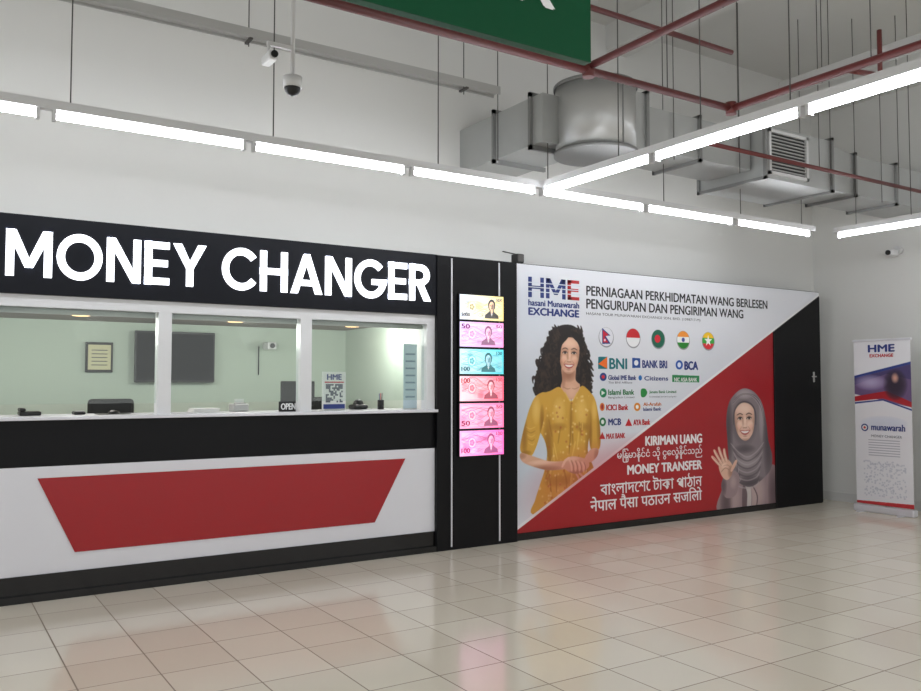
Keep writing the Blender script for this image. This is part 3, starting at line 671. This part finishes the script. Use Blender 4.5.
# ================================================================== DUCT
g=group('air_conditioning_duct')
zb,zt=3.53,4.05
def dbox(name,x0,x1,y0,y1,z0,z1): return box(name,x0,x1,y0,y1,z0,z1,M_duct,g)
dbox('branch_to_wall',4.42,4.97,-1.0,YB-.001,zb+.04,zt-.06)
cyl('elbow_drum',(4.93,-1.1,zb-.01),(4.93,-1.1,zt+.02),.35,M_drum,g,48)
cyl('drum_rim_top',(4.93,-1.1,zt+.02),(4.93,-1.1,zt+.05),.365,M_flange,g,48); cyl('drum_rim_bottom',(4.93,-1.1,zb-.04),(4.93,-1.1,zb-.01),.365,M_flange,g,48)
box('drum_seam',4.915,4.93,-1.454,-1.445,zb,zt+.02,M_flange,g)
dbox('drum_collar',5.1,5.3,-1.33,-.72,zb+.02,zt)
dbox('main_run_a',5.32,6.78,-1.27,-.72,zb+.06,zt-.08)
dbox('grille_box',6.8,7.85,-1.42,-.62,zb-.04,zt-.04)
def loft(name,A,B):
    v=[(A[0],A[1],A[3]),(A[0],A[1],A[4]),(A[0],A[2],A[4]),(A[0],A[2],A[3]),(B[0],B[1],B[3]),(B[0],B[1],B[4]),(B[0],B[2],B[4]),(B[0],B[2],B[3])]
    return mesh_obj(name,v,[(0,4,5,1),(1,5,6,2),(2,6,7,3),(3,7,4,0),(0,1,2,3),(7,6,5,4)],M_duct,g)
loft('taper',(7.87,-1.4,-.64,zb-.02,zt-.06),(8.5,-1.27,-.7,zb+.03,zt-.06))
dbox('main_run_b',8.52,10.04,-1.27,-.7,zb+.03,zt-.06)
for k,(x,ya,yb_,za,zc) in enumerate(((5.31,-1.36,-.69,zb,zt+.02),(6.05,-1.3,-.69,zb+.03,zt-.05),(6.79,-1.45,-.6,zb-.06,zt+.0),(7.86,-1.45,-.6,zb-.06,zt-.01),(8.51,-1.3,-.67,zb,zt-.03),(9.3,-1.3,-.67,zb,zt-.03))):
    box('flange_%d_top'%k,x-.015,x+.015,ya,yb_,zc-.03,zc,M_flange,g); box('flange_%d_bottom'%k,x-.015,x+.015,ya,yb_,za,za+.03,M_flange,g)
    box('flange_%d_front'%k,x-.015,x+.015,ya,ya+.03,za,zc,M_flange,g); box('flange_%d_rear'%k,x-.015,x+.015,yb_-.03,yb_,za,zc,M_flange,g)
for k,y in enumerate((-.85,-.3)):
    box('wflange_%d_bottom'%k,4.39,5.0,y-.015,y+.015,zb,zb+.04,M_flange,g); box('wflange_%d_side'%k,4.39,4.42,y-.015,y+.015,zb,zt-.02,M_flange,g); box('wflange_%d_top'%k,4.39,5.0,y-.015,y+.015,zt-.06,zt-.02,M_flange,g)
box('grille_recess',6.86,7.42,-1.425,-1.42,zb+.02,zt-.1,M_dark,g)
for a in (6.84,7.42): box('grille_side',a,a+.03,-1.45,-1.42,zb,zt-.08,M_cam,g)
for a in (zb,zt-.11): box('grille_rail',6.84,7.45,-1.45,-1.42,a,a+.03,M_cam,g)
for k in range(11): box('slat_%d'%k,6.87,7.42,-1.44,-1.425,zb+.045+k*.033,zb+.056+k*.033,M_grey,g)
for k,(x,y) in enumerate(((4.38,-.4),(5.7,-1.29),(6.6,-1.29),(7.8,-1.46),(9.0,-1.29))): wire('duct_hanger_%d'%k,x,y,zb)

# ================================================================== PIPES, TRAY
g=group('sprinkler_pipe')
H1=3.8
cyl('main',(-4,-1.97,H1),(5.65,-1.97,H1),.03,M_redpipe,g); cyl('branch_front',(5.65,-1.97,H1),(5.65,-10,H1),.03,M_redpipe,g); cyl('branch_mid',(4.08,-1.97,H1+.03),(4.08,-10,H1+.03),.027,M_redpipe,g)
cyl('upper_line',(-4,-2.35,4.05),(5.2,-2.35,4.05),.02,M_redpipe,g)
for k,(x,y) in enumerate(((5.65,-1.97),(4.08,-1.97))): cyl('coupling_%d'%k,(x,y,H1-.05),(x,y,H1+.05),.045,M_redpipe,g)
for k,x in enumerate((-1,.8,2.2,3.2,4.9)): wire('drop_%d'%k,x,-1.97,H1)
for k,y in enumerate((-3.2,-4.6,-6.2)): wire('drop_y%d'%k,5.65,y,H1); wire('drop_z%d'%k,4.08,y,H1)
for k,x in enumerate((1.6,3.4)): cyl('sprinkler_%d'%k,(x,-1.97,H1+.03),(x,-1.97,H1+.35),.014,M_redpipe,g)
cyl('riser',(6.1,-3.0,H1+.05),(6.1,-3.0,4.2),.018,M_redpipe,g); cyl('riser_arm',(5.65,-3.0,H1),(6.1,-3.0,H1+.05),.02,M_redpipe,g)
g=group('sprinkler_pipe.001')
cyl('line',(5.7,-1.6,3.62),(10.04,-1.6,3.62),.02,M_redpipe,g)
for k,x in enumerate((6.2,7.4,8.8)): wire('drop_%d'%k,x,-1.6,3.62)
g=group('cable_tray')
TY=4.07
box('base',-4,4.25,-.62,-.52,TY,TY+.01,M_grey,g); box('lip_front',-4,4.25,-.625,-.615,TY-.02,TY+.05,M_grey,g); box('lip_rear',-4,4.25,-.525,-.515,TY-.02,TY+.05,M_grey,g)
for k,x in enumerate((-2,.3,2.0,3.9)): wire('rod_%d'%k,x,-.57,4.0); box('clamp_%d'%k,x-.012,x+.012,-.63,-.51,4.035,4.05,M_wire,g)
g=group('cable_tray.001')
box('base',6.8,6.95,-10,-1.6,4.3,4.31,M_grey,g); box('lip_a',6.79,6.8,-10,-1.6,4.28,4.36,M_grey,g); box('lip_b',6.95,6.96,-10,-1.6,4.28,4.36,M_grey,g)
for k,y in enumerate((-2,-3.5,-5)): wire('rod_%d'%k,6.87,y,4.25)

g=group('hanging_direction_sign')
box('panel',.3,3.1,-3.1,-3.04,3.285,3.95,M_green,g,.004); text_mesh('lettering','KELUAR',1.1,2.84,3.51,3.79,-3.105,M_wtext,g,bold=.04)
for k,x in enumerate((.6,2.8)): wire('rod_%d'%k,x,-3.07,3.95)

g=group('ceiling_security_camera')
cx,cy=1.954,-1.57
cyl('pole',(cx,cy,3.44),(cx,cy,CT),.014,M_cam,g); cyl('dome_base',(cx,cy,3.38),(cx,cy,3.45),.06,M_cam,g,20); dome('dome_glass',(cx,cy,3.38),.052,M_dark,g)
box('arm',cx-.17,cx,cy-.012,cy+.012,3.62,3.645,M_cam,g); cyl('side_stem',(cx-.16,cy,3.64),(cx-.16,cy,3.56),.01,M_cam,g)
box('side_body',cx-.19,cx-.13,cy-.1,cy+.06,3.5,3.56,M_cam,g,.015); cyl('side_lens',(cx-.16,cy-.115,3.53),(cx-.16,cy-.1,3.53),.022,M_dark,g)
g=group('wall_security_camera')
cyl('base',(XR,-.88,3.14),(XR-.05,-.88,3.14),.05,M_cam,g); cyl('arm',(XR-.05,-.88,3.14),(XR-.12,-.88,3.11),.02,M_cam,g); box('body',XR-.24,XR-.1,-.93,-.83,3.05,3.13,M_cam,g,.02); cyl('lens',(XR-.24,-.88,3.09),(XR-.26,-.88,3.09),.03,M_dark,g)

# ================================================================== WORLD
w=bpy.data.worlds.new('world'); scn.world=w; w.use_nodes=True
w.node_tree.nodes['Background'].inputs[0].default_value=(.98,.99,1,1); w.node_tree.nodes['Background'].inputs[1].default_value=.9
